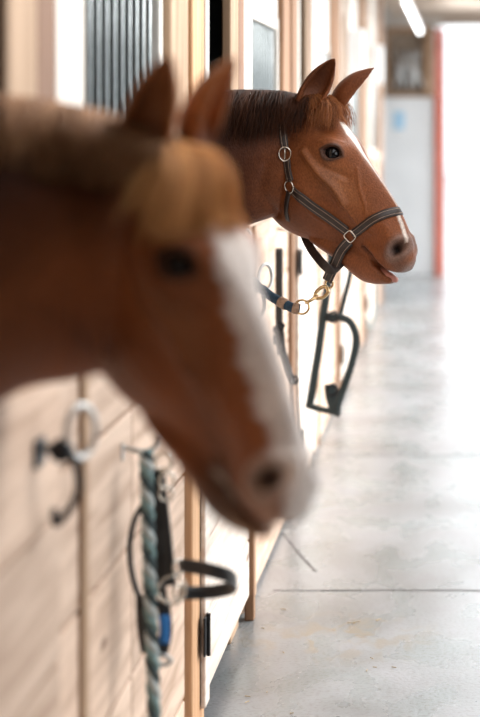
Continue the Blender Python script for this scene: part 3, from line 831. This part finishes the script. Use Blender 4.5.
# rings on the near and far sides
for sg in (1, -1):
    for (uv, R_, nm, sx) in (((297, 154), .019, 'ring', 1.15), ((304, 186), .019, 'ring', 1.0)):
        c, nn = cast_side(pose2, tree2, uv[0], uv[1], sg, .006)
        b = MB(); b.torus(c, nn, R_, .0028, sx=sx); b.build(nm, M['silver'], hal, True)
    c, nn = cast_side(pose2, tree2, 355, 234.5, sg, .007)
    # square fitting with rounded corners
    u_ = (pose2.F*.64+pose2.U*-.0+pose2.F*.0); t1 = (pose2.F*.78-pose2.U*-.62); t1 = (t1-nn*t1.dot(nn)).normalized(); t2 = nn.cross(t1)
    sq = []
    for ang in range(0, 360, 10):
        a = math.radians(ang); r_ = .0165/(abs(math.cos(a))**4+abs(math.sin(a))**4)**.25
        sq.append(c+t1*math.cos(a)*r_+t2*math.sin(a)*r_)
    b = MB(); b.tube(sq, .0027, 8, closed=True); b.build('square_ring', M['silver'], hal, True)
# buckle prong on upper ring
c, nn = cast_side(pose2, tree2, 297, 154, 1, .009)
b = MB(); b.tube([c+V((0, 0, .02)), c-V((0, 0, .016))], .002, 8); b.build('buckle_prong', M['silver'], hal, True)
# chin straps hanging below the jaw to the snap
Ysn = (cast_side(pose2, tree2, 355, 240, 1)[0]).y
snap_top = P(326, 283, Ysn+.04)
def hang(p0, p1, sag, n=8):
    return [p0.lerp(p1, i/n)+V((0, 0, -sag*math.sin(math.pi*i/n))) for i in range(n+1)]
c_near = cast_side(pose2, tree2, 353, 240, 1, .004)[0]
cam_n = V((0, -1, 0))
pp = spline([c_near, P(341, 251, c_near.y-.004), P(334, 266, c_near.y+.01), snap_top+V((.004, 0, .008))], 6)
strap(hal, 'chin_strap', pp, [V((-.2, -1, 0))]*len(pp), .034)
c_far = cast_side(pose2, tree2, 353, 243, -1, .004)[0]
g0 = P(304, 240, 6.16)
pp = spline([P(300, 222, 6.30), P(308, 243, 6.24), P(318, 258, 6.16), P(331, 270, 6.13), P(341, 263, 6.16), c_far+V((0, 0, -.01))], 5)
strap(hal, 'chin_strap', pp, [V((-.2, -1, .1))]*len(pp), .028, stitch=False)
# ------------------------------------------------------------------ snap and lead rope
lead = empty('lead_rope', tuple(P(300, 300, 6.0)), 'navy lead with brass snap clipped under the halter of the farther horse', 'lead rope')
ys = snap_top.y
b = MB()
b.torus(P(329, 284, ys), (-.3, -1, .2), .013, .0032)
b.build('swivel_eye', M['brass'], lead, True)
b = MB(); sp = [P(314, 299, ys-.01), P(317, 291, ys-.01), P(325, 286.5, ys-.01), P(328, 292, ys-.01), P(323, 297.5, ys-.01), P(316, 298.5, ys-.01)]
b.tube(spline(sp, 6), .0056, 10)
b.tube([P(316, 297, ys-.01), P(309, 301.5, ys-.01), P(305, 302.5, ys-.01)], [.006, .005, .006], 10)
b.tube([P(318, 296, ys-.012), P(314, 292.5, ys-.014)], .003, 8)
b.build('snap_hook', M['brass'], lead, True)
b = MB(); b.torus(P(302, 307, ys-.005), (.1, -1, .1), .022, .0035, sx=1.0); b.build('lead_ring', M['brass'], lead, True)
core = [P(300, 309, ys), P(292, 307.5, ys), P(283, 303, ys+.02), P(272, 297, ys+.05), P(262, 289, ys+.08), P(254, 280, ys+.14)]
sp = spline(core, 8)
b = MB(); b.tube(sp, [.0155 if i < len(sp)-8 else .011 for i in range(len(sp))], 12); b.build('webbing', M['web_blue'], lead, True)
for (a, c) in ((2, 8), (13, 19)):
    b = MB(); b.tube([p+V((0, -.002, 0)) for p in sp[a:c]], .0178, 12); b.build('whipping', M['web_tan'], lead, True)
tail = spline([core[-1], P(246, 268, ys+.2), P(240, 245, ys+.3), P(246, 230, ys+.38), (WX+.05, 6.70, 1.37)], 8)
b = MB(); b.tube(tail, .0045, 8); b.build('cord', M['rope_grey'], lead, True)

# ------------------------------------------------------------------ tack hung on the wall between the horses
YH = 4.38
def hookset(x, y, z, lab, m='steel'):
    o = empty('wall_hook', (x, y, z), lab, 'hook')
    b = MB(); b.box(WX+.0105, WX+.014, y-.008, y+.008, z-.02, z+.02, .5, .003); b.build('hook_plate', M[m], o)
    b = MB(); b.tube(spline([(WX+.016, y, z+.01), (WX+.06, y, z), (WX+.085, y, z+.012), (WX+.09, y, z+.035)], 5), .006, 8); b.build('hook_arm', M[m], o, True)
    return o
hz = H-(452-VY)*YH/F
hookset(WX+.0105, YH, hz, 'steel hook on the boards holding the hung halter and twisted rope')
# twisted rope: three strands of different tones
rope = empty('rope', (WX+.07, YH, .2), 'teal and grey twisted rope hanging down the boards below the front horse', 'rope')
axis = spline([P(146, 452, YH-.08), P(147.5, 500, YH-.08), P(149, 560, YH-.08), P(151, 620, YH-.08), P(153, 680, YH-.08), P(155, 760, YH-.08), P(157, 830, YH-.08), P(158, 902, YH-.08)], 20)
for j, (mm) in enumerate(('rope_green', 'rope_grey', 'rope_dark')):
    b = MB(); q = []
    for i, p in enumerate(axis):
        a = i*.50+j*2*math.pi/3; q.append(p+V((math.cos(a), math.sin(a), 0))*.0075)
    b.tube(q, .0088, 8); b.build('strand', M[mm], rope, True)
# hung halter
hh = empty('halter', (WX+.10, YH, .8), 'black leather halter with steel rings hanging from the wall hook beside the rope', 'halter')
def flat(pts, w, t, m='black_leather', nrm=(0, -1, 0), name='strap', n=6, parent=None, stitch=False):
    sp = spline(pts, n); nn = V(nrm)
    b = MB(); b.ribbon([p for p in sp], [nn]*len(sp), w, t); return b.build(name, M[m], parent or hh, True)
y = YH-.045
flat([P(158, 468, y), P(161, 500, y), P(166, 545, y), P(169, 585, y)], .030, .006, name='cheek_strap')
flat([P(155, 470, y+.01), P(157, 520, y+.01), P(160, 570, y+.01), P(163, 600, y+.01)], .020, .006, name='cheek_strap')
flat([P(146, 500, y+.06), P(134, 520, y+.06), P(129, 550, y+.05), P(133, 580, y+.05), P(141, 602, y+.05)], .012, .006, name='throat_strap', nrm=(.6, -.8, 0))
flat([P(141, 595, y+.05), P(142, 625, y+.05), P(146, 652, y+.05)], .022, .006, name='throat_strap')
flat([P(163, 600, y), P(166, 630, y), P(161, 655, y)], .028, .006, name='buckle_strap')
# noseband loop sticking out into the aisle; wide face vertical
nb = [P(180, 565, y-.0), P(196, 567, y-.02), P(214, 571, y-.03), P(228, 576, y-.015), P(234.5, 583, y+.03), P(229, 588.5, y+.08), P(212, 592, y+.10), P(196, 593, y+.10), P(180, 592.5, y+.08)]
sp = spline(nb, 8); ctr = sum(sp, V((0, 0, 0)))/len(sp); nn = []
for i, p in enumerate(sp):
    tg = (sp[min(i+1, len(sp)-1)]-sp[max(i-1, 0)]).normalized(); nv = tg.cross(V((0, 0, 1))); nn.append(nv.normalized())
b = MB(); b.ribbon([p for p in sp], nn, .030, .006); b.build('noseband', M['black_leather'], hh, True)
for (px, py, R_, nv) in ((163, 462, .019, (-.2, -1, 0)), (167, 481, .018, (.6, -1, 0)), (166, 494, .015, (.3, -1, 0)), (172, 590, .030, (.3, -1, .2)), (178, 567, .016, (.9, -.5, 0)), (178, 592, .016, (.9, -.5, 0))):
    b = MB(); b.torus(P(px, py, y-.02), nv, R_, .0032); b.build('ring', M['silver'], hh, True)
b = MB(); b.tube(spline([P(158, 655, y-.01), P(166, 656, y-.01), P(171, 661, y-.01), P(164, 665, y-.01), P(157, 662, y-.01)], 5), .005, 8); b.build('buckle', M['steel'], hh, True)
b = MB(); b.ribbon(spline([P(164.5, 615, y-.02), P(165, 628, y-.02), P(164.5, 643, y-.02)], 4), [V((0, -1, 0))]*9, .020, .005); 
tag(b.build('tag', M['blue_tag'], hh, True), 'bright blue webbing tag')

# hung tack farther along the wall
def tack(name, Y, lab, straps, rings, hook, cat='halter', m='black_leather'):
    o = empty(name, tuple(P(*hook, Y)), lab, cat)
    for (pts, w) in straps:
        sp = spline([P(a, c, Y+(d if d else 0)) for a, c, d in pts], 6)
        b = MB(); b.ribbon(sp, [V((.2, -1, 0))]*len(sp), w*1.45, .007); b.build('strap', M[m], o, True)
    for (a, c, R_) in rings:
        b = MB(); b.torus(P(a, c, Y-.01), (.2, -1, 0), R_*.8, .005); b.build('ring', M['black_iron'], o, True)
    return o
M['green_leather'] = plain('dark green webbing', (.018, .030, .032), .6, 0, .3, 60)
tack('halter', 8.3, 'dark green halter hanging in long loops from the stall front, right of the lead rope',
     [([(333, 226, 0), (331, 260, 0), (324, 310, 0), (317, 360, 0), (309, 408, 0)], .024), ([(309, 406, 0), (320, 409, 0), (334, 412, 0), (340, 415, 0)], .018),
      ([(353, 258, .1), (347, 288, .1), (340, 316, .1)], .014), ([(326, 318, 0), (338, 317, 0), (350, 322, 0), (356, 338, 0), (352, 362, 0), (342, 392, 0), (335, 412, 0)], .022),
      ([(330, 384, 0), (331, 396, 0), (336, 412, 0)], .034)], [(333, 317, .028), (332, 390, .03)], (333, 226), m='green_leather')
tack('bridle', 7.9, 'black strap with buckles hanging on the pale boards under the haltered horse',
     [([(279, 248, 0), (279, 290, 0), (279, 330, 0), (280, 355, 0)], .022), ([(273, 332, 0), (280, 329, 0), (282, 350, 0), (288, 372, 0), (293, 384, 0)], .022), ([(275, 335, 0), (274, 345, 0)], .016)],
     [(281, 326, .016), (294, 380, .02)], (279, 245), 'bridle')
for (yy, px, py, lab) in ((8.3, 333, 226, 'black bracket on the stall front carrying the dark green halter'), (10.5, 372, 256, 'thin black bracket carrying the faint grey rope loop')):
    e = P(px, py, yy); b = MB(); b.tube(spline([(WX+.0, yy, e.z+.02), (WX+.1, yy, e.z+.012), (e.x-.02, yy, e.z-.004), (e.x+.014, yy, e.z+.0), (e.x+.02, yy, e.z+.025)], 5), .006, 8)
    tag(b.build('tack_bracket', M['black_iron'], smooth=True), lab, 'bracket')
b = MB(); b.tube([(WX-.0, 8.1, 1.31), (WX+.07, 8.1, 1.30)], .008, 8)
tag(b.build('wall_peg', M['white_wood'], smooth=True), 'small pale peg above the black hanging strap', 'peg')
tack('rope_loop', 10.5, 'faint grey rope loop hanging past the dark green halter', [([(372, 256, 0), (376, 290, 0), (374, 318, 0), (369, 330, 0), (366, 318, 0)], .012)], [], (372, 256), 'rope', m='rope_grey')

b = MB(); b.box(WX+.012, WX+.045, 6.86, 6.91, 0, .55, .3)
tag(b.build('door_stop', M['mid_v']), 'short brown wooden stop at the foot of the pale stall door', 'door stop')
# straw bits on the floor
for i in range(16):
    x = random.uniform(-.68, -.2); yy = random.uniform(5.5, 7.1); a = random.uniform(0, 3.14); L_ = random.uniform(.01, .03)
    b = MB(); b.tube([(x, yy, .003), (x+math.cos(a)*L_, yy+math.sin(a)*L_, .004)], .0014, 5)
    o = b.build('straw', M['straw']); tag(o, 'dry bit of straw lying on the concrete by the stall door', 'straw', 'straw bits on the aisle floor')

# ------------------------------------------------------------------ light: overcast sky, sun veiled
w = bpy.data.worlds.new('sky'); SC.world = w; w.use_nodes = True; nt = w.node_tree
bg = nt.nodes['Background']; bg.inputs['Color'].default_value = (.93, .97, 1.0, 1); bg.inputs['Strength'].default_value = 1.15
sun = bpy.data.lights.new('sun', 'SUN'); so = bpy.data.objects.new('sun', sun); COL.objects.link(so)
sun.energy = 2.4; sun.angle = math.radians(25); sun.color = (1, .98, .95)
so.rotation_euler = V((-.62, -.42, -.52)).to_track_quat('-Z', 'Y').to_euler()
